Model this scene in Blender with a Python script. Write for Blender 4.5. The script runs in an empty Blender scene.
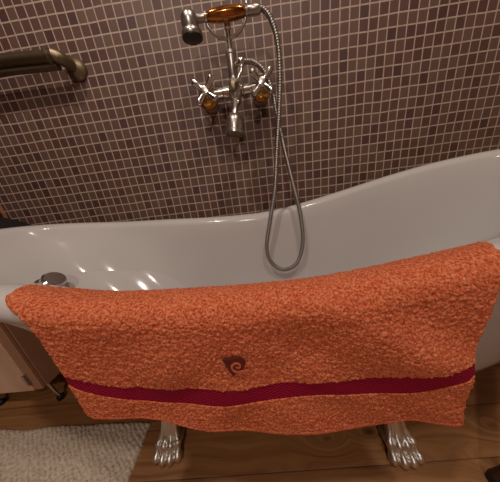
import bpy, bmesh, math, random
from mathutils import Vector, Matrix, noise
PI = math.pi
random.seed(4)
scene = bpy.context.scene
COL = scene.collection

# ------------------------------------------------------------------ materials
def new_mat(name):
    m = bpy.data.materials.new(name); m.use_nodes = True
    nt = m.node_tree; b = nt.nodes['Principled BSDF']
    return m, nt, b
def lin(r, g, b):
    f = lambda c: (c/255/12.92) if c/255 <= .04045 else ((c/255+.055)/1.055)**2.4
    return (f(r), f(g), f(b), 1)
def N(nt, t, **kw):
    n = nt.nodes.new(t)
    for k, v in kw.items(): setattr(n, k, v)
    return n
def math_node(nt, op, a, b=None, c=None):
    n = N(nt, 'ShaderNodeMath', operation=op)
    for i, v in enumerate((a, b, c)):
        if v is None: continue
        if isinstance(v, (int, float)): n.inputs[i].default_value = v
        else: nt.links.new(v, n.inputs[i])
    return n.outputs[0]
def ramp(nt, fac, stops, mode='LINEAR'):
    r = N(nt, 'ShaderNodeValToRGB'); r.color_ramp.interpolation = mode
    e = r.color_ramp.elements
    while len(e) < len(stops): e.new(.5)
    for i, (p, c) in enumerate(stops): e[i].position = p; e[i].color = c
    nt.links.new(fac, r.inputs[0]); return r.outputs[0]
def noise_tex(nt, vec, scale, detail=3, rough=.5, dim='3D'):
    n = N(nt, 'ShaderNodeTexNoise', noise_dimensions=dim)
    n.inputs['Scale'].default_value = scale; n.inputs['Detail'].default_value = detail
    n.inputs['Roughness'].default_value = rough
    if vec is not None: nt.links.new(vec, n.inputs['Vector'])
    return n.outputs['Fac']
def obj_co(nt): return N(nt, 'ShaderNodeTexCoord').outputs['Object']
def mapping(nt, vec, scale=(1,1,1), rot=(0,0,0)):
    m = N(nt, 'ShaderNodeMapping'); m.inputs['Scale'].default_value = scale; m.inputs['Rotation'].default_value = rot
    nt.links.new(vec, m.inputs['Vector']); return m.outputs[0]
def bump(nt, b, h, strength=.3, dist=.002):
    n = N(nt, 'ShaderNodeBump'); n.inputs['Strength'].default_value = strength; n.inputs['Distance'].default_value = dist
    nt.links.new(h, n.inputs['Height']); nt.links.new(n.outputs[0], b.inputs['Normal'])
def mixc(nt, fac, a, c, mode='MIX'):
    n = N(nt, 'ShaderNodeMix', data_type='RGBA', blend_type=mode)
    for sock, v in ((n.inputs[0], fac), (n.inputs[6], a), (n.inputs[7], c)):
        if isinstance(v, (int, float, tuple)): sock.default_value = v
        else: nt.links.new(v, sock)
    return n.outputs[2]
def simple(name, col, rough=.5, metal=0, nscale=40, namt=.12, bumpd=0, bscale=None):
    m, nt, b = new_mat(name)
    co = obj_co(nt)
    f = noise_tex(nt, co, nscale)
    dark = tuple(c*(1-namt) for c in col[:3]) + (1,); lite = tuple(min(1, c*(1+namt)) for c in col[:3]) + (1,)
    nt.links.new(ramp(nt, f, [(.3, dark), (.7, lite)]), b.inputs['Base Color'])
    b.inputs['Roughness'].default_value = rough; b.inputs['Metallic'].default_value = metal
    if bumpd: bump(nt, b, noise_tex(nt, co, bscale or nscale*2), .5, bumpd)
    return m

T = .036; TZ = T*1.08
def tile_mat():
    m, nt, b = new_mat('mosaic_tile')
    co = obj_co(nt)
    sp = N(nt, 'ShaderNodeSeparateXYZ'); nt.links.new(co, sp.inputs[0])
    wob = noise_tex(nt, co, 4.5, 1)
    wob2 = noise_tex(nt, mapping(nt, co, (1.3, 1, 1.1)), 5.5, 1)
    hx = math_node(nt, 'MULTIPLY_ADD', wob, .16, -.08)
    hz = math_node(nt, 'MULTIPLY_ADD', wob2, .16, -.08)
    u = math_node(nt, 'ADD', math_node(nt, 'MULTIPLY_ADD', sp.outputs[0], 1/T, 100-.37), hx)
    v = math_node(nt, 'ADD', math_node(nt, 'MULTIPLY_ADD', sp.outputs[2], 1/TZ, 100-.7366/TZ), hz)
    fu = math_node(nt, 'FRACT', u); fv = math_node(nt, 'FRACT', v)
    du = math_node(nt, 'ABSOLUTE', math_node(nt, 'SUBTRACT', fu, .5))
    dv = math_node(nt, 'ABSOLUTE', math_node(nt, 'SUBTRACT', fv, .5))
    d = math_node(nt, 'MAXIMUM', du, dv)
    mr = N(nt, 'ShaderNodeMapRange'); nt.links.new(d, mr.inputs[0])
    mr.inputs[1].default_value = .425; mr.inputs[2].default_value = .455
    g = mr.outputs[0]
    cell = N(nt, 'ShaderNodeCombineXYZ')
    nt.links.new(math_node(nt, 'FLOOR', u), cell.inputs[0]); nt.links.new(math_node(nt, 'FLOOR', v), cell.inputs[1])
    wn = N(nt, 'ShaderNodeTexWhiteNoise', noise_dimensions='2D'); nt.links.new(cell.outputs[0], wn.inputs['Vector'])
    stops = [(0, lin(74,42,42)), (.06, lin(88,55,49)), (.24, lin(101,69,61)), (.42, lin(106,74,63)),
             (.60, lin(98,64,58)), (.76, lin(108,82,68)), (.88, lin(105,78,70)), (.96, lin(82,48,50))]
    tc = ramp(nt, wn.outputs['Value'], stops, 'CONSTANT')
    mott = noise_tex(nt, co, 120, 3)
    tc = mixc(nt, math_node(nt, 'MULTIPLY', mott, .35), tc, lin(106,82,70))
    tc = mixc(nt, 1.0, tc, (.90, .90, .90, 1), 'MULTIPLY')
    gc = ramp(nt, noise_tex(nt, co, 60), [(.3, lin(164,142,128)), (.7, lin(190,168,153))])
    nt.links.new(mixc(nt, g, tc, gc), b.inputs['Base Color'])
    nt.links.new(math_node(nt, 'MULTIPLY_ADD', g, .25, .62), b.inputs['Roughness'])
    h = math_node(nt, 'SUBTRACT', math_node(nt, 'MULTIPLY', mott, .15), g)
    bump(nt, b, h, .5, .0012)
    return m

def floor_mat():
    m, nt, b = new_mat('pine_boards')
    co = obj_co(nt)
    sp = N(nt, 'ShaderNodeSeparateXYZ'); nt.links.new(co, sp.inputs[0])
    W = .105
    v = math_node(nt, 'MULTIPLY_ADD', sp.outputs[1], 1/W, 100+.603/W)
    row = math_node(nt, 'FLOOR', v); fv = math_node(nt, 'FRACT', v)
    off = N(nt, 'ShaderNodeTexWhiteNoise', noise_dimensions='1D'); nt.links.new(row, off.inputs['W'])
    xs = math_node(nt, 'MULTIPLY_ADD', off.outputs['Value'], 7.3, sp.outputs[0])
    cb = N(nt, 'ShaderNodeCombineXYZ'); nt.links.new(xs, cb.inputs[0]); nt.links.new(sp.outputs[1], cb.inputs[1]); nt.links.new(row, cb.inputs[2])
    # knots bend the grain
    vo = N(nt, 'ShaderNodeTexVoronoi', feature='F1', voronoi_dimensions='3D'); vo.inputs['Scale'].default_value = 1
    nt.links.new(mapping(nt, cb.outputs[0], (4.6, 9, 1)), vo.inputs['Vector'])
    kd = vo.outputs['Distance']
    bend = math_node(nt, 'MULTIPLY', math_node(nt, 'POWER', 2.718, math_node(nt, 'MULTIPLY', kd, -5.)), 1.6)
    gr = N(nt, 'ShaderNodeCombineXYZ')
    nt.links.new(math_node(nt, 'MULTIPLY', xs, 2.2), gr.inputs[0])
    nt.links.new(math_node(nt, 'ADD', math_node(nt, 'MULTIPLY', sp.outputs[1], 55), math_node(nt, 'MULTIPLY', bend, 5)), gr.inputs[1])
    nt.links.new(row, gr.inputs[2])
    grain = noise_tex(nt, gr.outputs[0], 1, 4, .6)
    c = ramp(nt, grain, [(.28, lin(124,80,48)), (.46, lin(168,118,74)), (.7, lin(190,140,92))])
    tint = ramp(nt, off.outputs['Value'], [(0, (.8,.78,.74,1)), (1, (1.0,1.0,1.0,1))])
    c = mixc(nt, 1.0, c, tint, 'MULTIPLY')
    km = N(nt, 'ShaderNodeMapRange'); nt.links.new(kd, km.inputs[0])
    km.inputs[1].default_value = .07; km.inputs[2].default_value = .13; km.inputs[3].default_value = 1; km.inputs[4].default_value = 0
    c = mixc(nt, math_node(nt, 'MULTIPLY', km.outputs[0], .85), c, lin(62,32,20))
    gp = math_node(nt, 'ABSOLUTE', math_node(nt, 'SUBTRACT', fv, .5))
    gm = N(nt, 'ShaderNodeMapRange'); nt.links.new(gp, gm.inputs[0]); gm.inputs[1].default_value = .482; gm.inputs[2].default_value = .497
    c = mixc(nt, math_node(nt, 'MULTIPLY', gm.outputs[0], .55), c, lin(60,36,22))
    nt.links.new(c, b.inputs['Base Color']); b.inputs['Roughness'].default_value = .42
    bump(nt, b, math_node(nt, 'SUBTRACT', math_node(nt, 'MULTIPLY', grain, .3), gm.outputs[0]), .4, .0015)
    return m

def terry_mat(name, base, lite, dark):
    m, nt, b = new_mat(name)
    co = obj_co(nt)
    f = noise_tex(nt, co, 330, 3, .65)
    f2 = noise_tex(nt, co, 18, 2)
    c = ramp(nt, f, [(.36, dark), (.5, base), (.64, lite)])
    c = mixc(nt, math_node(nt, 'MULTIPLY', f2, .25), c, base)
    nt.links.new(c, b.inputs['Base Color']); b.inputs['Roughness'].default_value = .95
    b.inputs['Sheen Weight'].default_value = .35; b.inputs['Sheen Roughness'].default_value = .5
    b.inputs['Sheen Tint'].default_value = lite
    b.inputs['Specular IOR Level'].default_value = .1
    bump(nt, b, f, .9, .003)
    return m
def weave_mat():
    m, nt, b = new_mat('woven_crimson')
    co = obj_co(nt)
    sp = N(nt, 'ShaderNodeSeparateXYZ'); nt.links.new(co, sp.inputs[0])
    zz = math_node(nt, 'PINGPONG', math_node(nt, 'MULTIPLY', sp.outputs[0], 1), .006)
    t = math_node(nt, 'SINE', math_node(nt, 'MULTIPLY', math_node(nt, 'ADD', sp.outputs[2], zz), 1150))
    c = ramp(nt, math_node(nt, 'MULTIPLY_ADD', t, .5, .5), [(.2, lin(120,8,42)), (.8, lin(182,26,70))])
    nt.links.new(c, b.inputs['Base Color']); b.inputs['Roughness'].default_value = .8
    b.inputs['Specular IOR Level'].default_value = .15
    bump(nt, b, t, .4, .0010)
    return m
def rug_mat():
    m, nt, b = new_mat('chenille')
    co = obj_co(nt)
    f = noise_tex(nt, co, 160, 4, .65); f2 = noise_tex(nt, co, 9, 2)
    c = ramp(nt, f, [(.3, lin(180,158,138)), (.5, lin(220,202,182)), (.7, lin(240,226,210))])
    c = mixc(nt, math_node(nt, 'MULTIPLY', f2, .3), c, lin(182,160,142))
    nt.links.new(c, b.inputs['Base Color']); b.inputs['Roughness'].default_value = .95
    b.inputs['Specular IOR Level'].default_value = .1; b.inputs['Sheen Weight'].default_value = .2
    bump(nt, b, f, .8, .003)
    return m
def metal(name, col, rough=.12, nscale=60):
    m, nt, b = new_mat(name)
    co = obj_co(nt)
    f = noise_tex(nt, co, nscale)
    nt.links.new(ramp(nt, f, [(.3, tuple(c*.9 for c in col[:3])+(1,)), (.7, col)]), b.inputs['Base Color'])
    b.inputs['Metallic'].default_value = 1
    nt.links.new(math_node(nt, 'MULTIPLY_ADD', f, .1, rough-.03), b.inputs['Roughness'])
    return m
M = {}
M['tile'] = tile_mat(); M['floor'] = floor_mat()
M['towel'] = terry_mat('orange_terry', lin(226,116,76), lin(248,162,120), lin(172,62,36))
M['hem'] = terry_mat('orange_hem', lin(222,116,80), lin(236,142,106), lin(196,90,60))
M['emblem'] = simple('emblem_brown', lin(104,34,26), .9, 0, 300, .25)
M['band'] = weave_mat(); M['rug'] = rug_mat()
M['chrome'] = metal('chrome', (.66,.63,.61,1), .16)
M['dullchrome'] = metal('dull_nickel', (.50,.46,.43,1), .30)
M['hose'] = metal('hose_steel', (.33,.30,.28,1), .34)
M['nickel'] = metal('foot_nickel', (.78,.73,.68,1), .36)
M['brass'] = metal('polished_brass', (.60,.30,.07,1), .22)
M['bronze'] = metal('aged_bronze', (.27,.21,.14,1), .44)
M['dark'] = simple('dark_rubber', lin(26,22,20), .6)
M['nozzle'] = simple('nozzle_grey', lin(62,58,55), .45, .3, 300, .3)
m, nt, b = new_mat('white_enamel')
f = noise_tex(nt, obj_co(nt), 3)
nt.links.new(ramp(nt, f, [(.3, lin(206,201,199)), (.7, lin(212,207,205))]), b.inputs['Base Color'])
b.inputs['Roughness'].default_value = .11; b.inputs['Specular IOR Level'].default_value = .38
M['enamel'] = m
# amber lacquer over gold for the grip
m, nt, b = new_mat('amber_grip')
co = obj_co(nt)
f = noise_tex(nt, mapping(nt, co, (18, 90, 90)), 1, 4)
nt.links.new(ramp(nt, f, [(.35, lin(104,56,14)), (.62, lin(206,132,48))]), b.inputs['Base Color'])
b.inputs['Metallic'].default_value = .85; b.inputs['Roughness'].default_value = .16; b.inputs['Coat Weight'].default_value = .8
M['amber'] = m
M['cab'] = simple('painted_board', lin(236,198,172), .5, 0, 12, .06)
M['cab_shade'] = simple('painted_board_shade', lin(190,144,116), .5, 0, 12, .06)  # the door's paint with shade put into the colour; also on the stile
M['plaster'] = simple('warm_plaster', lin(205,182,160), .8, 0, 6, .08)
M['ceil'] = simple('ceiling_paint', lin(215,200,184), .8, 0, 5, .05)
M['darkwood'] = simple('dark_wood', lin(62,40,28), .4, 0, 14, .25)
M['tanwood'] = simple('tan_wood', lin(176,122,84), .5, 0, 14, .15)
M['black'] = simple('black_cloth', lin(20,17,17), .85, 0, 90, .3, .0015, 300)

# ------------------------------------------------------------------ mesh helpers
class MB:
    def __init__(s): s.v = []; s.f = []
    def add(s, vs, fs):
        o = len(s.v); s.v += [Vector(p) for p in vs]; s.f += [tuple(i+o for i in f) for f in fs]; return s
    def lathe(s, prof, p, axis=(0,0,1), seg=28, up=None):
        """prof: list of (radius, distance along axis)"""
        q = Vector(axis).normalized().to_track_quat('Z', 'Y'); vs = []; fs = []
        for r, h in prof:
            for k in range(seg):
                a = 2*PI*k/seg
                vs.append(Vector(p) + q @ Vector((r*math.cos(a), r*math.sin(a), h)))
        n = len(prof)
        for i in range(n-1):
            for k in range(seg):
                k2 = (k+1) % seg
                fs.append((i*seg+k, i*seg+k2, (i+1)*seg+k2, (i+1)*seg+k))
        fs.append(tuple(range(seg))[::-1]); fs.append(tuple((n-1)*seg+k for k in range(seg)))
        return s.add(vs, fs)
    def tube(s, pts, rad, seg=14, sq=1.0):
        pts = [Vector(p) for p in pts]; n = len(pts)
        if not hasattr(rad, '__len__'): rad = [rad]*n
        tan = [(pts[min(i+1, n-1)]-pts[max(i-1, 0)]).normalized() for i in range(n)]
        ref = Vector((0,0,1)) if abs(tan[0].z) < .9 else Vector((0,1,0))
        u = (ref - tan[0]*ref.dot(tan[0])).normalized(); vs = []; fs = []
        for i in range(n):
            u = (u - tan[i]*u.dot(tan[i])).normalized(); w = tan[i].cross(u)
            for k in range(seg):
                a = 2*PI*k/seg
                vs.append(pts[i] + (u*math.cos(a) + w*math.sin(a)*sq)*rad[i])
        for i in range(n-1):
            for k in range(seg):
                k2 = (k+1) % seg
                fs.append((i*seg+k, i*seg+k2, (i+1)*seg+k2, (i+1)*seg+k))
        fs.append(tuple(range(seg))[::-1]); fs.append(tuple((n-1)*seg+k for k in range(seg)))
        return s.add(vs, fs)
    def ball(s, c, r, seg=16, rings=10, rot=None):
        if not hasattr(r, '__len__'): r = (r, r, r)
        vs = [Vector((0,0,-1))]; fs = []
        for i in range(1, rings):
            t = -PI/2 + PI*i/rings
            for k in range(seg):
                a = 2*PI*k/seg; vs.append(Vector((math.cos(t)*math.cos(a), math.cos(t)*math.sin(a), math.sin(t))))
        vs.append(Vector((0,0,1)))
        for k in range(seg): fs.append((0, 1+(k+1) % seg, 1+k))
        for i in range(rings-2):
            for k in range(seg):
                k2 = (k+1) % seg; o = 1+i*seg
                fs.append((o+k, o+k2, o+seg+k2, o+seg+k))
        o = 1+(rings-2)*seg
        for k in range(seg): fs.append((o+k, o+(k+1) % seg, len(vs)-1))
        out = []
        for p in vs:
            p = Vector((p.x*r[0], p.y*r[1], p.z*r[2]))
            if rot: p = rot @ p
            out.append(p + Vector(c))
        return s.add(out, fs)
    def box(s, lo, hi, bev=.003):
        bm = bmesh.new(); bmesh.ops.create_cube(bm, size=1)
        for v in bm.verts:
            v.co = Vector([(lo[i]+hi[i])/2 + v.co[i]*(hi[i]-lo[i]) for i in range(3)])
        if bev: bmesh.ops.bevel(bm, geom=list(bm.edges), offset=bev, segments=2, profile=.5, affect='EDGES')
        bm.verts.index_update()
        vs = [v.co.copy() for v in bm.verts]; fs = [tuple(v.index for v in f.verts) for f in bm.faces]; bm.free()
        return s.add(vs, fs)
    def build(s, name, mat, parent=None, origin=(0,0,0), smooth=True, angle=40):
        me = bpy.data.meshes.new(name)
        o0 = Vector(origin)
        me.from_pydata([tuple(p-o0) for p in s.v], [], s.f); me.update()
        bm = bmesh.new(); bm.from_mesh(me); bmesh.ops.recalc_face_normals(bm, faces=list(bm.faces)); bm.to_mesh(me); bm.free()
        if smooth:
            me.polygons.foreach_set('use_smooth', [True]*len(me.polygons))
            me.set_sharp_from_angle(angle=math.radians(angle))
        me.materials.append(mat)
        o = bpy.data.objects.new(name, me); COL.objects.link(o)
        if parent: o.parent = parent
        else: o.location = o0
        return o
def tag(o, label, cat, group=None):
    o['label'] = label; o['category'] = cat
    if group: o['group'] = group
    return o
def thing(name, loc, label, cat, group=None):
    o = bpy.data.objects.new(name, None); COL.objects.link(o); o.location = loc; o.empty_display_size = .05
    return tag(o, label, cat, group)
def struct(o): o['kind'] = 'structure'; return o
def interp(tab, x):
    """smooth (Catmull-Rom / Hermite) interpolation in a table of (x, y)"""
    n = len(tab)
    if x <= tab[0][0]: i = 0
    elif x >= tab[-1][0]: i = n-2
    else: i = max(k for k in range(n-1) if tab[k][0] <= x)
    x0, y0 = tab[i]; x1, y1 = tab[i+1]
    sl = (y1-y0)/(x1-x0)
    m0 = (y1-tab[i-1][1])/(x1-tab[i-1][0]) if i > 0 else sl
    m1 = (tab[i+2][1]-y0)/(tab[i+2][0]-x0) if i < n-2 else sl
    t = max(0, min(1, (x-x0)/(x1-x0))); h = x1-x0
    return (2*t**3-3*t*t+1)*y0 + (t**3-2*t*t+t)*h*m0 + (-2*t**3+3*t*t)*y1 + (t**3-t*t)*h*m1
def spline(pts, n):
    """Catmull-Rom resampling to n points, roughly even"""
    P = [Vector(p) for p in pts]; P = [2*P[0]-P[1]] + P + [2*P[-1]-P[-2]]; out = []
    for i in range(1, len(P)-2):
        for k in range(40):
            t = k/40; a, b_, c, d = P[i-1], P[i], P[i+1], P[i+2]
            out.append(.5*((2*b_)+(c-a)*t+(2*a-5*b_+4*c-d)*t*t+(3*b_-a-3*c+d)*t**3))
    out.append(P[-2])
    L = [0]
    for i in range(1, len(out)): L.append(L[-1]+(out[i]-out[i-1]).length)
    res = []; j = 0
    for k in range(n):
        s = L[-1]*k/(n-1)
        while j < len(L)-2 and L[j+1] < s: j += 1
        t = (s-L[j])/max(1e-9, L[j+1]-L[j]); res.append(out[j].lerp(out[j+1], min(1, t)))
    return res, L[-1]

# ------------------------------------------------------------------ room
XL, XR, YF, ZC = -1.236, 1.75, -2.3, 2.45
struct(MB().box((XL, 0, 0), (XR, .06, ZC), 0).build('wall_back', M['tile'], smooth=False))
struct(MB().box((XL-.06, YF, -.05), (XR, .06, 0), 0).build('floor', M['floor'], smooth=False))
struct(MB().box((XL-.06, YF-.06, ZC), (XR+.06, .06, ZC+.05), 0).build('ceiling', M['ceil'], smooth=False))
struct(MB().box((XL-.06, YF, 0), (XL, .06, ZC), 0).build('wall_left', M['darkwood'], smooth=False))
struct(MB().box((XR, YF, -.05), (XR+.06, .06, ZC), 0).build('wall_right', M['plaster'], smooth=False))
struct(MB().box((XL-.06, YF-.06, -.05), (XR+.06, YF, ZC), 0).build('wall_front', M['plaster'], smooth=False))
struct(MB().box((XL, -.009, 0), (XL+.010, 0, ZC), .001).build('trim_1', M['tanwood'], smooth=False))

# ------------------------------------------------------------------ bathtub
TCX, TCY, TA, TB, NE = .025, -.35, .93, .295, 3.0
RIM = [(-.95,.715),(-.75,.684),(-.585,.661),(-.36,.641),(-.18,.626),(0,.619),(.1,.622),(.222,.639),(.33,.658),(.449,.682),(.578,.710),(.72,.738),(.85,.758),(1.0,.775)]
def rim_z(x, y):
    fr = max(0, min(1, .5-.5*(y-TCY)/TB))          # the front edge sits a little lower than the back
    t = max(0, min(1, (-x-.20)/.22)); t = t*t*(3-2*t)
    return interp(RIM, x) - fr*(.019 + max(0, .014+.018*min(x, .35)) - .024*t)
def oval(a, A, B, n):
    c, s = math.cos(a), math.sin(a)
    return (math.copysign(abs(c)**(2/n), c)*A, math.copysign(abs(s)**(2/n), s)*B)
def smooth(e0, e1, x):
    t = max(0, min(1, (x-e0)/(e1-e0))); return t*t*(3-2*t)
def ring(a, inset, k, z_of):
    """point at angle a: rim oval pulled in by inset (m) and blended by k toward the smaller oval of the tub floor"""
    x, y = oval(a, TA-inset, TB-inset, NE)
    xb, yb = oval(a, .53, .165, 2.4)
    return TCX + x*(1-k) + (xb+.03)*k, TCY + y*(1-k) + yb*k, z_of
LIP = .024; LIN = .042
def tub_profile(a):
    """(inset, blend, height) from the middle of the tub floor up the inside, over the rolled rim and down the outside"""
    x, y = oval(a, TA, TB, NE); zr = rim_z(TCX+x, TCY+y)
    flare = 1-smooth(-.75, -.30, x)             # the foot end slopes, the sides and the back are steeper
    zb = .17; zo = .145; prof = [(0, None, zb-.006)]
    ztop = zr-LIP*1.15
    for i in range(17):
        t = i/16; z = zb + (ztop-zb)*(t**1.75); dr = (ztop-z)/(ztop-zb)
        k = ((1-t)**1.55)*.92*(1-flare) + flare*.92*(1-(1-dr)**1.25)
        prof.append((LIN+.006*(1-t), k, z))
    for i in range(1, 13):
        th = PI - i/12*PI*1.32; c = math.cos(th)
        prof.append((-(LIN if c < 0 else LIP)*c, 0, zr-LIP + LIP*math.sin(th) if c >= 0 else zr-LIP*1.15 + LIP*1.15*math.sin(th)))
    for i in range(1, 15):
        t = i/14; z1 = zr-LIP*1.8
        z = z1 + (zo-z1)*math.sin(t*PI/2)**1.15; dr = (z1-z)/(z1-zo)
        k = .95*(1-math.cos(t*PI/2))*(1-flare) + flare*.95*min(1, dr*1.35)**.95
        prof.append((.012+.014*min(1, t*4), k, z))
    return prof
tub = thing('bathtub', (TCX, TCY, 0), 'white freestanding slipper bathtub on chrome claw feet with the orange towel over its rim', 'bathtub')
NU = 144; vs = []; fs = []; npf = None
for iu in range(NU):
    a = 2*PI*iu/NU
    prof = tub_profile(a); npf = len(prof)
    for j, (ins, k, z) in enumerate(prof):
        if k is None: x, y, _ = ring(a, .05, .96, z); X = TCX+.03+(x-TCX-.03)*.82; Y = TCY+(y-TCY)*.82; vs.append((X, Y, z)); continue
        X, Y, Z = ring(a, ins, k, z)
        vs.append((X, Y, Z))
for iu in range(NU):
    i2 = (iu+1) % NU
    for j in range(npf-1): fs.append((iu*npf+j, i2*npf+j, i2*npf+j+1, iu*npf+j+1))
fs.append(tuple(iu*npf for iu in range(NU))); fs.append(tuple(iu*npf+npf-1 for iu in range(NU))[::-1])
basin = MB().add(vs, fs).build('basin', M['enamel'], tub, (TCX, TCY, 0), angle=80)

def inner_pt(a, j):
    ins, k, z = tub_profile(a)[j]; return Vector(ring(a, ins, k, z))
# claw feet
def make_foot(sy):
    mb = MB()
    for i, x in enumerate((-.032, -.011, .011, .032)):
        b = -abs(i-1.5)*.006
        tip = Vector((x*1.1, -.066-b, .0135)); kn = Vector((x*1.0, -.046-b, .034)); mid = Vector((x*.70, -.020, .056)); an = Vector((x*.55, .0, .095))
        mb.ball(tip, (.0128, .0135, .0132), 14, 9); mb.ball(kn, (.0118, .012, .0125), 14, 9)
        mb.tube([tip, kn], [.0095, .0085], 10)
        mb.tube([kn, mid, an, Vector((x*.55, .012, .15)), Vector((x*.9, .03, .215))], [.009, .0068, .006, .007, .01], 10)
    mb.ball((0, -.018, .016), (.038, .042, .016), 16, 8)
    mb.tube([(0, -.026, .018), (0, -.010, .048), (0, .008, .095), (0, .02, .15), (0, .035, .225)], [.027, .024, .0165, .019, .042], 16)
    if sy > 0:
        for v in mb.v: v.y = -v.y; v.x = -v.x
    return mb
for x, y, sy in ((-.337, -.507, -1), (.322, -.541, -1), (-.337, -.20, 1), (.322, -.18, 1)):
    mb = make_foot(sy)
    for v in mb.v: v.x *= .92; v += Vector((x, y, 0))
    f_ = mb.build('claw_foot', M['nickel'], tub, (TCX, TCY, 0), angle=180)
    md = f_.modifiers.new('fuse', 'REMESH'); md.mode = 'VOXEL'; md.voxel_size = .0022; md.use_smooth_shade = True
    f_['label'] = 'chrome claw foot'

# overflow with its turning knob on the inner wall of the left end
OA = math.radians(176)
best = None
p0 = Vector((-.709, -.345, .515))
for ia in range(150, 211):
    for j in range(4, 17):
        q = inner_pt(math.radians(ia), j)
        d = (q-p0).length
        if best is None or d < best[0]: best = (d, math.radians(ia), j)
_, OA, OJ = best
oc = (inner_pt(OA, OJ)+inner_pt(OA, OJ-1))/2
tu = inner_pt(OA+.03, OJ)-inner_pt(OA-.03, OJ); tv = inner_pt(OA, OJ+1)-inner_pt(OA, OJ-1)
on = tu.cross(tv).normalized()
if on.x < 0: on = -on
ov = MB().lathe([(.001, -.004), (.038, -.004), (.038, .004), (.033, .008), (.014, .010)], oc, on, 40).build('overflow_plate', M['chrome'], tub, (TCX, TCY, 0))
kb = MB().lathe([(.013, 0), (.013, .012), (.030, .014), (.031, .034), (.026, .039), (.001, .040)], oc+on*.006, on, 32).build('overflow_knob', M['chrome'], ov, (TCX, TCY, 0))

# ------------------------------------------------------------------ towel
tw_o = Vector((0, -.645, .61))
CRX = (-.352, .308)       # ends of the crest
TH = .008
BT = [(-.308,.510),(-.262,.480),(-.212,.464),(-.112,.456),(-.036,.448),(.078,.444),(.144,.448),(.187,.452),(.286,.468)]
BB = [(-.309,.486),(-.264,.455),(-.200,.428),(-.120,.420),(-.040,.417),(.078,.413),(.193,.412),(.289,.439)]
HM = [(-.309,.416),(-.188,.381),(-.049,.343),(.078,.324),(.150,.322),(.200,.332),(.222,.338),(.303,.320)]
def lerp_x(tab, j): return tab[0][0] + (tab[-1][0]-tab[0][0])*j
def fold(x, z, amp=1):
    drop = max(0, .6-z)
    w = min(1, drop/.12)*max(0, min(1, (x+.31)/.11))*(1-.55*max(0, min(1, (.47-z)/.12)))
    d1 = noise.noise(Vector(((x*.9+z*1.1)*9, (x-z)*2.2, 3.1)))
    d2 = noise.noise(Vector(((x-z*.8)*10, (x+z)*2.5, 9.7)))
    s = .5 + .5*math.tanh(x*8)
    return (.024*d1*s + .021*d2*(1-s) + .004*noise.noise(Vector((x*14, z*9, 1.0))))*w*amp
def towel_pt(j, v, bulk=True):
    """j 0..1 across; v: -1..0 inside the tub, 0 crest, 1 band top, 2 band bottom, 3 hem"""
    xc = CRX[0] + (CRX[1]-CRX[0])*j
    zc = rim_z(xc, -.645) + TH
    if v <= 0:
        t = -v; L = .20*t
        if L < .05:
            a = L/.05*PI/2
            y = -.645 + .052*math.sin(a); z = zc - .03*(1-math.cos(a))
            xc *= 1 + (.17 if xc > 0 else .10)*math.sin(a)
        else:
            xc *= 1.17 if xc > 0 else 1.10
            e = (L-.05); y = -.593 + e*.22; z = zc-.03 - e*.95
        return Vector((xc, y, z))
    if v <= 1: x1, z0, z1, x0, t = lerp_x(BT, j), zc, None, xc, v; z1 = interp(BT, x1)
    elif v <= 2: x0, x1 = lerp_x(BT, j), lerp_x(BB, j); z0, z1, t = interp(BT, x0), interp(BB, x1), v-1
    else: x0, x1 = lerp_x(BB, j), lerp_x(HM, j); z0, z1, t = interp(BB, x0), interp(HM, x1), v-2
    ts = t if v > 1 else 1-(1-t)**6
    x = x0+(x1-x0)*ts; z = z0+(z1-z0)*t
    d = zc-z; q = min(1, d/.034)
    y = -.645 - .031*math.sqrt(max(0, 1-(1-q)**2))
    f = fold(x, z)
    y -= f
    return Vector((x, y, z))
def terry(p, s=1):
    d = noise.voronoi(p*215)[0][0]; n2 = noise.noise(p*120+Vector((5,5,5)))
    return (.0034*(.5-d) + .0008*n2)*s
def strip(name, mat, v0, v1, nv, nj, parent, ter, j0=0, j1=1, off=0.0):
    P = [[towel_pt(j0+(j1-j0)*j/nj, v0+(v1-v0)*i/nv) for j in range(nj+1)] for i in range(nv+1)]
    vs = []; fs = []
    W = nj+1
    for i in range(nv+1):
        for j in range(W):
            a = P[i][min(j+1, nj)]-P[i][max(j-1, 0)]; b_ = P[min(i+1, nv)][j]-P[max(i-1, 0)][j]
            n = a.cross(b_).normalized()
            if n.dot(P[i][j]-Vector((P[i][j].x, -.62, P[i][j].z-.03))) < 0: n = -n
            e = min(j, nj-j)/4; e = min(1, e)
            vs.append(P[i][j]+n*(terry(P[i][j], ter)+off) + n*(-.003*(1-e)))
    back = len(vs)
    for i in range(nv+1):
        for j in range(W):
            a = P[i][min(j+1, nj)]-P[i][max(j-1, 0)]; b_ = P[min(i+1, nv)][j]-P[max(i-1, 0)][j]
            n = a.cross(b_).normalized()
            if n.dot(P[i][j]-Vector((P[i][j].x, -.62, P[i][j].z-.03))) < 0: n = -n
            vs.append(P[i][j]-n*(TH-.0015))
    for i in range(nv):
        for j in range(nj):
            q = (i*W+j, i*W+j+1, (i+1)*W+j+1, (i+1)*W+j)
            fs.append(q); fs.append(tuple(back+k for k in q[::-1]))
    bd = [j for j in range(W)] + [i*W+nj for i in range(1, nv+1)] + [nv*W+j for j in range(nj-1, -1, -1)] + [i*W for i in range(nv-1, 0, -1)]
    for k in range(len(bd)):
        p, q = bd[k], bd[(k+1) % len(bd)]; fs.append((q, p, back+p, back+q))
    return MB().add(vs, fs).build(name, mat, parent, tw_o, angle=180)
towel = thing('bath_towel', tw_o, 'orange terry bath towel with a crimson band draped over the front rim of the bathtub', 'towel')
strip('terry_cloth', M['towel'], -1, 1, 210, 330, towel, 1)
bnd = strip('woven_band', M['band'], 1, 2, 16, 200, towel, .12, off=-.001); bnd['label'] = 'crimson woven band'
strip('border_cloth', M['towel'], 2, 2.93, 44, 330, towel, 1)
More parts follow.
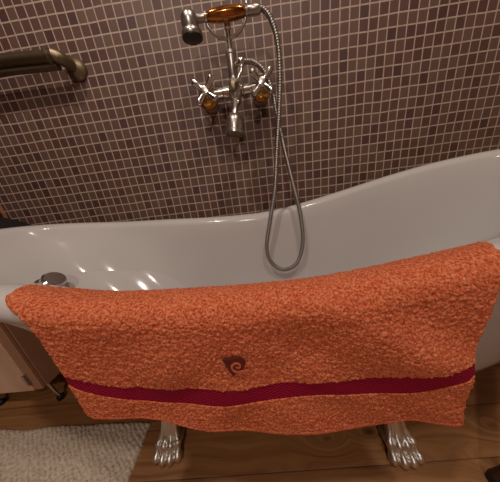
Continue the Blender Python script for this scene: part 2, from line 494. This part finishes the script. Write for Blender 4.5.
strip('hem', M['hem'], 2.93, 3, 5, 200, towel, .3, off=.0008)
# embroidered emblem: dark block whose right end curls into a spiral
EMB = [(148,118),(262,113),(290,124),(306,146),(304,170),(290,189),(266,199),(242,206),(224,222),(203,236),(185,205)]
RIB = [(322,214),(290,213),(262,213),(237,209),(215,196),(206,177),(214,160),(232,151),(252,152),(266,163),(265,177),(252,184),(240,179)]
RIB = [tuple(q[:2]) for q in spline([(x, y, 0) for x, y in RIB], 60)[0]]
def in_emblem(px, py):
    px = px/190*170+144; py = py/124*128+110
    inside = False
    for k in range(len(EMB)):
        (x1, y1), (x2, y2) = EMB[k], EMB[k-1]
        if (y1 > py) != (y2 > py) and px < (x2-x1)*(py-y1)/(y2-y1)+x1: inside = not inside
    for k, (x, y) in enumerate(RIB):
        w = 9.5 - 3*k/59
        if (px-x)**2+(py-y)**2 < w*w: return 2
    return 1 if inside else 0
def emb_pt(a, b_):
    x = -.082 + a/190*.035; z = .517 - b_/124*.037
    # find j, v for this x, z
    j = (x+.338)/(.632); lo, hi = 0., 1.
    for _ in range(18):
        mid = (lo+hi)/2
        p = towel_pt(j, mid)
        if p.z > z: lo = mid
        else: hi = mid
    p = towel_pt(j, (lo+hi)/2)
    return p
def emblem_piece(kind, name, mat, parent, off):
    nx, ny = 100, 76; vs = []; fs = []; idx = {}
    for i in range(ny):
        for k in range(nx):
            if in_emblem((k+.5)/nx*205, (i+.5)/ny*124) != kind: continue
            q = []
            for (dk, di) in ((0,0),(1,0),(1,1),(0,1)):
                key = (k+dk, i+di)
                if key not in idx:
                    idx[key] = len(vs); vs.append(emb_pt(key[0]/nx*205, key[1]/ny*124)+Vector((0, -off, .0003)))
                q.append(idx[key])
            fs.append(tuple(q))
    o = MB().add(vs, fs).build(name, mat, parent, tw_o)
    sd = o.modifiers.new('thick', 'SOLIDIFY'); sd.thickness = .0016; sd.offset = 0
    return o
em = emblem_piece(1, 'embroidered_emblem', M['emblem'], towel, .0026)
emblem_piece(2, 'emblem_spiral', M['hem'], em, .0030)['label'] = 'pale orange spiral'
em['label'] = 'dark brown emblem with a spiral'

# ------------------------------------------------------------------ bath mixer
MO = (-.011, 0, 1.083)
mx = thing('bath_mixer', MO, 'chrome and brass wall mounted bath mixer with two cross handles on the tiled wall', 'tap')
ZI = 1.083; BY = -.085; XLv, XRv = -.117, .087
def bp_(mb, n, m, par=mx): return mb.build(n, M[m], par, MO)
for x in (XLv, XRv):
    bp_(MB().lathe([(.030, 0), (.030, .005), (.028, .012), (.022, .022), (.018, .028), (.016, .034)], (x, -.001, ZI), (0, -1, 0), 36), 'wall_flange', 'dullchrome')
    bp_(MB().lathe([(.014, .020), (.014, .055), (.021, .058), (.023, .075), (.021, .090), (.016, .094)], (x, 0, ZI), (0, -1, 0), 28), 'valve_body', 'dullchrome')
for (a, b_) in ((XLv+.018, -.030), (.010, XRv-.018)):
    L = b_-a
    bp_(MB().lathe([(.014, 0), (.0195, .004), (.0205, L*.16), (.0175, L*.2), (.0175, L*.62), (.0205, L*.66), (.0205, L-.004), (.015, L)], (a, BY, ZI-.001), (1, 0, 0), 28), 'valve_barrel', 'chrome')
mb = MB().lathe([(.012, -.040), (.019, -.036), (.022, -.022), (.027, -.006), (.028, .010), (.024, .026), (.016, .034), (.016, .040)], (-.011, BY, ZI), (0, 0, 1), 32)
mb.tube([(-.034, BY, ZI-.001), (.014, BY, ZI-.001)], .0165, 20)
ct = bp_(mb, 'centre_body', 'dullchrome')
bp_(MB().ball((-.014, BY-.024, ZI+.004), (.014, .008, .019), 18, 10), 'badge', 'bronze', ct)
for x, rot in ((XLv, .10), (XRv, 0)):
    c = Vector((x, BY-.026, ZI))
    h = bp_(MB().lathe([(.013, -.010), (.013, -.004), (.0155, 0), (.0155, .007), (.011, .012), (.001, .013)], c, (0, -1, .05), 24), 'cross_handle', 'chrome')
    bp_(MB().lathe([(.024, -.060), (.036, -.056), (.039, -.048), (.037, -.042), (.032, -.040), (.024, -.030), (.018, -.014), (.012, -.003)], c, (0, -1, .05), 36), 'bonnet', 'brass', h)['label'] = 'brass bonnet'
    for k in range(4):
        a = PI/4 + k*PI/2 + rot + (.06 if k % 2 else -.06)
        dr = Vector((math.cos(a)*.92, -.10, math.sin(a)*1.04))
        bp_(MB().tube([c+dr*t for t in (.008, .018, .030, .042, .048, .052, .0535)], [.0095, .0090, .0104, .0122, .0120, .0088, .003], 16), 'handle_arm', 'chrome', h)
    bp_(MB().lathe([(.0095, 0), (.0095, .002), (.004, .003)], c+Vector((0, -.0125, .001)), (0, -1, .05), 20), 'index_button', 'dullchrome', h)
# spout
pts, _ = spline([(-.012, BY-.010, ZI-.036), (-.014, -.112, 1.034), (-.018, -.130, 1.008), (-.022, -.138, .988)], 20)
sp = bp_(MB().tube(pts, [.014+.004*math.exp(-((i-3)/1.5)**2)-.003*min(1, i/12) for i in range(20)], 18), 'spout', 'dullchrome')
ax = Vector((-.14, -.06, -1)).normalized()
bp_(MB().lathe([(.011, -.004), (.018, .000), (.0265, .008), (.030, .020), (.0312, .036), (.0315, .050), (.0355, .054), (.0355, .062), (.031, .063), (.030, .054), (.001, .052)], pts[-1], ax, 36), 'spout_bell', 'dullchrome', sp)
for k in range(4):
    a = PI/4+k*PI/2
    bp_(MB().tube([Vector((-.0135, BY-.030, ZI-.040)), Vector((-.0135+.016*math.cos(a), BY-.034, ZI-.040+.016*math.sin(a)))], [.0042, .005], 10), 'diverter_knob', 'chrome', sp)
# riser and cradle
rb = Vector((-.012, BY, ZI+.038))
mb = MB().lathe([(.015, 0), (.0165, .003), (.0165, .062), (.0185, .064), (.0185, .072), (.012, .076)], rb, (.03, -.02, 1), 28)
bp_(mb, 'riser', 'dullchrome')
bp_(MB().lathe([(.0115, .074), (.0105, .100), (.009, .128), (.0115, .130), (.0125, .146), (.0115, .156), (.006, .158)], rb, (.02, -.06, 1), 28), 'riser_stem', 'chrome')
cr = Vector((-.009, BY-.010, 1.2245))
HB = Vector((-.0085, -.118, 1.271))       # middle of the handset grip
lc = [Vector((-.076, -.115, 1.276)), Vector((-.074, -.114, 1.257)), Vector((-.064, -.110, 1.241)), Vector((-.042, -.102, 1.229)), cr,
      Vector((.024, -.102, 1.231)), Vector((.046, -.110, 1.246)), Vector((.057, -.115, 1.270)), Vector((.060, -.115, 1.300))]
pts, _ = spline(lc, 50)
bp_(MB().tube(pts, .0046, 12), 'cradle_fork', 'dullchrome')
# diverter lever and hose union
un = Vector((.022, -.110, 1.150))
bp_(MB().tube(spline([un+Vector((0,.0,-.004)), (.021, -.116, 1.128), (.012, -.122, 1.108), (-.004, -.120, 1.092)], 16)[0], [.0075]*5+[.0055]*11, 12), 'diverter_lever', 'chrome')
bp_(MB().ball(un, (.0135, .0125, .0145), 18, 12), 'hose_union', 'chrome')
bp_(MB().tube([(-.008, BY, 1.150), (.004, -.1, 1.150), un], .007, 12), 'union_arm', 'dullchrome')

# ------------------------------------------------------------------ handset resting in the cradle
ho = (HB.x, HB.y, HB.z)
hs = thing('shower_handset', ho, 'telephone style shower handset with amber grip lying in the cradle above the mixer', 'shower head')
axh = Vector((1, 0, -.015)).normalized()
prof = [(.0085, -.064), (.0115, -.062), (.013, -.058), (.0155, -.045), (.0172, -.025), (.018, 0), (.0172, .025), (.0155, .045), (.013, .056), (.0115, .060), (.0085, .062)]
MB().lathe(prof, HB, axh, 32).build('grip', M['amber'], hs, ho)['label'] = 'amber gold grip'
for q in (-.070, .060):
    MB().lathe([(.011, q), (.0150, q+.002), (.0150, q+.008), (.011, q+.010)], HB, axh, 28).build('grip_collar', M['chrome'], hs, ho)
MB().lathe([(.010, .068), (.0125, .071), (.0135, .094), (.0120, .106), (.0095, .110)], HB, axh, 28).build('ferrule', M['dullchrome'], hs, ho)
hx = -.127
pts, _ = spline([HB+axh*-.068, (-.090, -.118, 1.271), (-.104, -.119, 1.273), (-.118, -.120, 1.272), (hx, -.121, 1.266), (hx-.001, -.122, 1.254), (hx-.001, -.123, 1.240)], 30)
nk = [HB+axh*-.068, Vector((-.090, -.118, 1.271)), Vector((-.104, -.120, 1.271)), Vector((-.122, -.121, 1.268))]
hd = MB().tube(nk, [.0105, .0105, .012, .014], 20)
hax = Vector((.0, .16, -1)).normalized(); ht = Vector((hx, -.130, 1.287))
hd.lathe([(.001, 0), (.012, .002), (.021, .007), (.0265, .016), (.028, .027), (.0275, .038), (.0265, .044), (.031, .047), (.034, .051), (.035, .058), (.034, .063), (.030, .0635)], ht, hax, 36)
hdo = hd.build('head', M['dullchrome'], hs, ho)
MB().lathe([(.0325, 0), (.0325, .003), (.029, .0048), (.0005, .0055)], ht+hax*.0625, hax, 36).build('nozzle_plate', M['nozzle'], hdo, ho)

# ------------------------------------------------------------------ hose
hp = [HB+axh*.106, (.112, -.119, 1.266), (.132, -.122, 1.238), (.147, -.127, 1.180), (.149, -.13, 1.100), (.138, -.13, .987), (.120, -.13, .859), (.100, -.135, .714), (.069, -.138, .593), (.044, -.14, .482),
      (.054, -.142, .407), (.109, -.144, .358), (.171, -.144, .384), (.202, -.142, .472), (.198, -.138, .599), (.173, -.125, .743), (.150, -.115, .872), (.134, -.110, .972), (.122, -.108, 1.054), (.099, -.108, 1.115), (.066, -.109, 1.144), (.033, -.110, 1.150)]
pts, L = spline(hp, 10)
nr = int(L/.0078); pts, L = spline(hp, nr*8+1)
rad = [.0080 + .0007*math.sin(2*PI*i/8) for i in range(len(pts))]
hose = MB().tube(pts, rad, 12).build('shower_hose', M['hose'], None, (.12, -.12, .355))
tag(hose, 'ribbed metal shower hose looping from the handset down into the bathtub', 'hose')

# ------------------------------------------------------------------ rail on the wall
ro = (-.86, 0, 1.265)
gr = thing('towel_rail', ro, 'aged bronze tubular rail fixed on the tiled wall left of the mixer', 'rail')
bar = [(-1.215, -.006, 1.262), (-1.215, -.045, 1.266), (-1.205, -.066, 1.272), (-1.175, -.070, 1.278), (-.838, -.070, 1.281), (-.655, -.070, 1.272), (-.637, -.067, 1.271), (-.628, -.054, 1.270), (-.628, -.006, 1.268)]
bpts, _ = spline(bar, 160)
MB().tube(bpts, [.0215 if p.x > -.64 else .0185 for p in bpts], 24).build('bar', M['bronze'], gr, ro)
MB().tube([(-1.175, -.062, 1.250), (-.838, -.062, 1.255), (-.645, -.062, 1.247)], .0105, 14).build('grip_ridge', M['bronze'], gr, ro)
MB().lathe([(.0205, 0), (.0235, .002), (.0235, .010), (.0205, .012)], (-.662, -.070, 1.2725), (1, 0, -.03), 28).build('end_ring', M['bronze'], gr, ro)
for x in (-.628, -1.205):
    MB().lathe([(.040, 0), (.041, .004), (.039, .010), (.031, .018), (.023, .026)], (x, -.0005, 1.268), (0, -1, 0), 36).build('wall_flange', M['bronze'], gr, ro)

# ------------------------------------------------------------------ cabinet behind the left end
co_ = (-1.07, -.2, 0)
cb = thing('bathroom_cabinet', co_, 'low beige painted cabinet on thin splayed legs under the left end of the bathtub', 'cabinet')
CX0, CX1, CY0, CY1, CZ0, CZ1 = -1.232, -.908, -.372, -.02, .082, .60
MB().box((CX0, CY0, CZ0), (CX1, CY1, CZ1), .002).build('carcass', M['cab_shade'], cb, co_, smooth=False)
MB().box((CX0+.004, CY0-.016, CZ0), (CX1-.034, CY0-.0005, CZ1-.004), .002).build('door', M['cab'], cb, co_, smooth=False)
MB().box((CX1-.031, CY0-.012, CZ0), (CX1-.001, CY0-.0005, CZ1-.004), .002).build('stile', M['cab_shade'], cb, co_, smooth=False)
MB().box((CX1-.0375, CY0-.019, .115), (CX1-.0285, CY0-.0165+.006, .165), .001).lathe([(.004, 0), (.004, .05)], (CX1-.033, CY0-.019, .115), (0,0,1), 12).build('hinge', M['dullchrome'], cb, co_)['label'] = 'chrome hinge'
for x, y, dx in ((CX1-.012, CY0+.012, .034), (CX0+.05, CY0+.012, .03), (CX1-.012, CY1-.03, .034), (CX0+.05, CY1-.03, .0)):
    lg = MB().tube([(x, y, CZ0), (x+dx*.6, y-.008, .045), (x+dx, y-.010, .016)], [.006, .005, .0045], 10).build('leg', M['dullchrome'], cb, co_)
    MB().lathe([(.011, 0), (.012, .004), (.012, .016), (.008, .020)], (x+dx, y-.010, 0), (0,0,1), 18).build('foot_pad', M['dark'], lg, co_)

# black bag on the cabinet in the corner
bo = (-1.118, -.112, CZ1)
bg = thing('bag', bo, 'black fabric bag in the corner behind the left end of the bathtub', 'bag')
bm = bmesh.new(); bmesh.ops.create_icosphere(bm, subdivisions=5, radius=1)
for v in bm.verts:
    p = v.co.copy()
    q = Vector((math.copysign(abs(p.x)**.55, p.x), math.copysign(abs(p.y)**.6, p.y), math.copysign(abs(p.z)**.6, p.z)))
    q *= 1+.07*noise.noise(p*2.4)
    h = .045+.042*(.5-.5*q.x)                       # slumps lower toward the bathtub
    v.co = Vector((q.x*.095, q.y*.085, max(.001, h*(1+q.z))))
me = bpy.data.meshes.new('bag_body'); bm.to_mesh(me); bm.free()
me.polygons.foreach_set('use_smooth', [True]*len(me.polygons)); me.materials.append(M['black'])
o = bpy.data.objects.new('bag_body', me); COL.objects.link(o); o.parent = bg
MB().tube(spline([(-1.19, -.17, CZ1+.12), (-1.195, -.14, CZ1+.185), (-1.190, -.10, CZ1+.20), (-1.195, -.07, CZ1+.185), (-1.19, -.05, CZ1+.12)], 40)[0], .011, 10).build('handle', M['black'], bg, bo)

# ------------------------------------------------------------------ rug
rgo = (-.8, -.75, 0)
X0, X1, Y0, Y1 = -1.2, -.437, -1.12, -.458
nx, ny = 380, 330; vs = []; fs = []
for i in range(ny+1):
    for k in range(nx+1):
        s, t = k/nx, i/ny
        x = X0+(X1-X0)*s; y = Y0+(Y1-Y0)*t
        x += .010*t*s*0 + (.012*(1-t))*0
        y += -.016*s + .012*noise.noise(Vector((x*6, 2, 0)))*t
        x += .006*noise.noise(Vector((3, y*9, 0)))*s
        e = min(k, nx-k, i, ny-i)/6
        r = abs(math.sin(PI*(y*.80+x*.60+.006*noise.noise(Vector((x*30, y*30, 0))))/.0105))
        c_ = noise.noise(Vector((x*190, y*190, .5)))
        z = .007 + (.0045*r**.7 + .0035*c_ + .002*noise.noise(Vector((x*25, y*25, 2))))
        z = .0015 + (max(z, .003)-.0015)*(math.sqrt(max(0, 1-(1-min(1, e))**2)))
        if k in (0, nx) or i in (0, ny):
            x += .0025*noise.noise(Vector((x*200, y*200, 5)))*2; y += .0025*noise.noise(Vector((x*200, y*200, 8)))*2
        vs.append((x, y, z))
for i in range(ny):
    for k in range(nx):
        a = i*(nx+1)+k; fs.append((a, a+1, a+nx+2, a+nx+1))
base = len(vs)
bd = list(range(nx+1)) + [i*(nx+1)+nx for i in range(1, ny+1)] + [ny*(nx+1)+k for k in range(nx-1, -1, -1)] + [i*(nx+1) for i in range(ny-1, 0, -1)]
vs += [(vs[q][0], vs[q][1], 0) for q in bd]
for q in range(len(bd)):
    q2 = (q+1) % len(bd); fs.append((bd[q2], bd[q], base+q, base+q2))
fs.append(tuple(base+q for q in range(len(bd)))[::-1])
rug = MB().add(vs, fs).build('bath_rug', M['rug'], None, rgo, angle=180)
tag(rug, 'beige grey chenille bath rug on the wooden floor beside the left claw foot', 'rug')

# ------------------------------------------------------------------ stool at the lower right
so = (.72, -.62, 0)
st = thing('stool', so, 'dark wooden stool leg showing at the lower right corner of the floor', 'stool')
sb = MB().lathe([(.13, 0), (.148, .006), (.15, .018), (.146, .028), (.12, .032), (.001, .028)], (.755, -.76, .42), (0,0,1), 40).build('seat', M['darkwood'], st, so)
for (x, y, tx, ty) in ((.494, -.640, .69, -.70), (.95, -.60, .83, -.69), (.55, -.95, .69, -.83), (.96, -.95, .82, -.82)):
    lg = MB().tube([(x, y, .018), ((x+tx)/2, (y+ty)/2, .22), (tx, ty, .424)], [.0135, .019, .020], 18).build('leg', M['darkwood'], st, so)
    MB().lathe([(.012, 0), (.0145, .004), (.0145, .016), (.0135, .022)], (x, y, 0), (0,0,1), 18).build('foot_pad', M['dark'], lg, so)

# ------------------------------------------------------------------ lights: recessed warm ceiling spots and an added front fill
def lamp(name, loc, energy, rad=.04, spot=None, target=None, col=(1, .88, .77)):
    l = bpy.data.lights.new(name, 'SPOT' if spot else 'POINT'); l.energy = energy; l.color = col; l.shadow_soft_size = rad
    if spot: l.spot_size = math.radians(spot); l.spot_blend = .6
    o = bpy.data.objects.new(name, l); COL.objects.link(o); o.location = loc
    if target: o.rotation_euler = (Vector(target)-Vector(loc)).to_track_quat('-Z', 'Y').to_euler()
    return o
lamp('ceiling_spot', (-.42, -.99, 2.38), 30, .05, 150, (-.3, -.6, .4))
lamp('ceiling_spot', (.45, -.99, 2.38), 25, .05, 150, (.3, -.6, .4))
lamp('front_fill', (-.1, -2.15, 1.9), 27, .05, 160, (0, -.4, .7))  # added fill from behind the camera, not a fitting of the room
w = bpy.data.worlds.new('World'); scene.world = w; w.use_nodes = True
w.node_tree.nodes['Background'].inputs[0].default_value = (.05, .04, .03, 1); w.node_tree.nodes['Background'].inputs[1].default_value = .3

# ------------------------------------------------------------------ camera
cam = bpy.data.cameras.new('camera'); cam.sensor_width = 36; cam.sensor_fit = 'HORIZONTAL'; cam.lens = 170/500*36
cam.clip_start = .01
co = bpy.data.objects.new('camera', cam); COL.objects.link(co)
ya, pi_, ro_ = (math.radians(v) for v in (2.186, 17.239, -7.548))
yaw = Matrix(((math.cos(ya), 0, math.sin(ya)), (0, 1, 0), (-math.sin(ya), 0, math.cos(ya))))
pit = Matrix(((1, 0, 0), (0, math.cos(pi_), -math.sin(pi_)), (0, math.sin(pi_), math.cos(pi_))))
rol = Matrix(((math.cos(ro_), -math.sin(ro_), 0), (math.sin(ro_), math.cos(ro_), 0), (0, 0, 1)))
R = rol @ pit @ yaw                       # rows: right, down, forward in (x right, y down, z into the wall)
def row(i): r = R[i]; return Vector((r[0], r[2], -r[1]))
Rw = Matrix((row(0), -row(1), -row(2))).transposed()
co.matrix_world = Matrix.Translation((0, -.8539, .735)) @ Rw.to_4x4()
scene.camera = co
scene.view_settings.view_transform = 'Standard'; scene.view_settings.look = 'None'
scene.view_settings.exposure = .14; scene.view_settings.gamma = 1
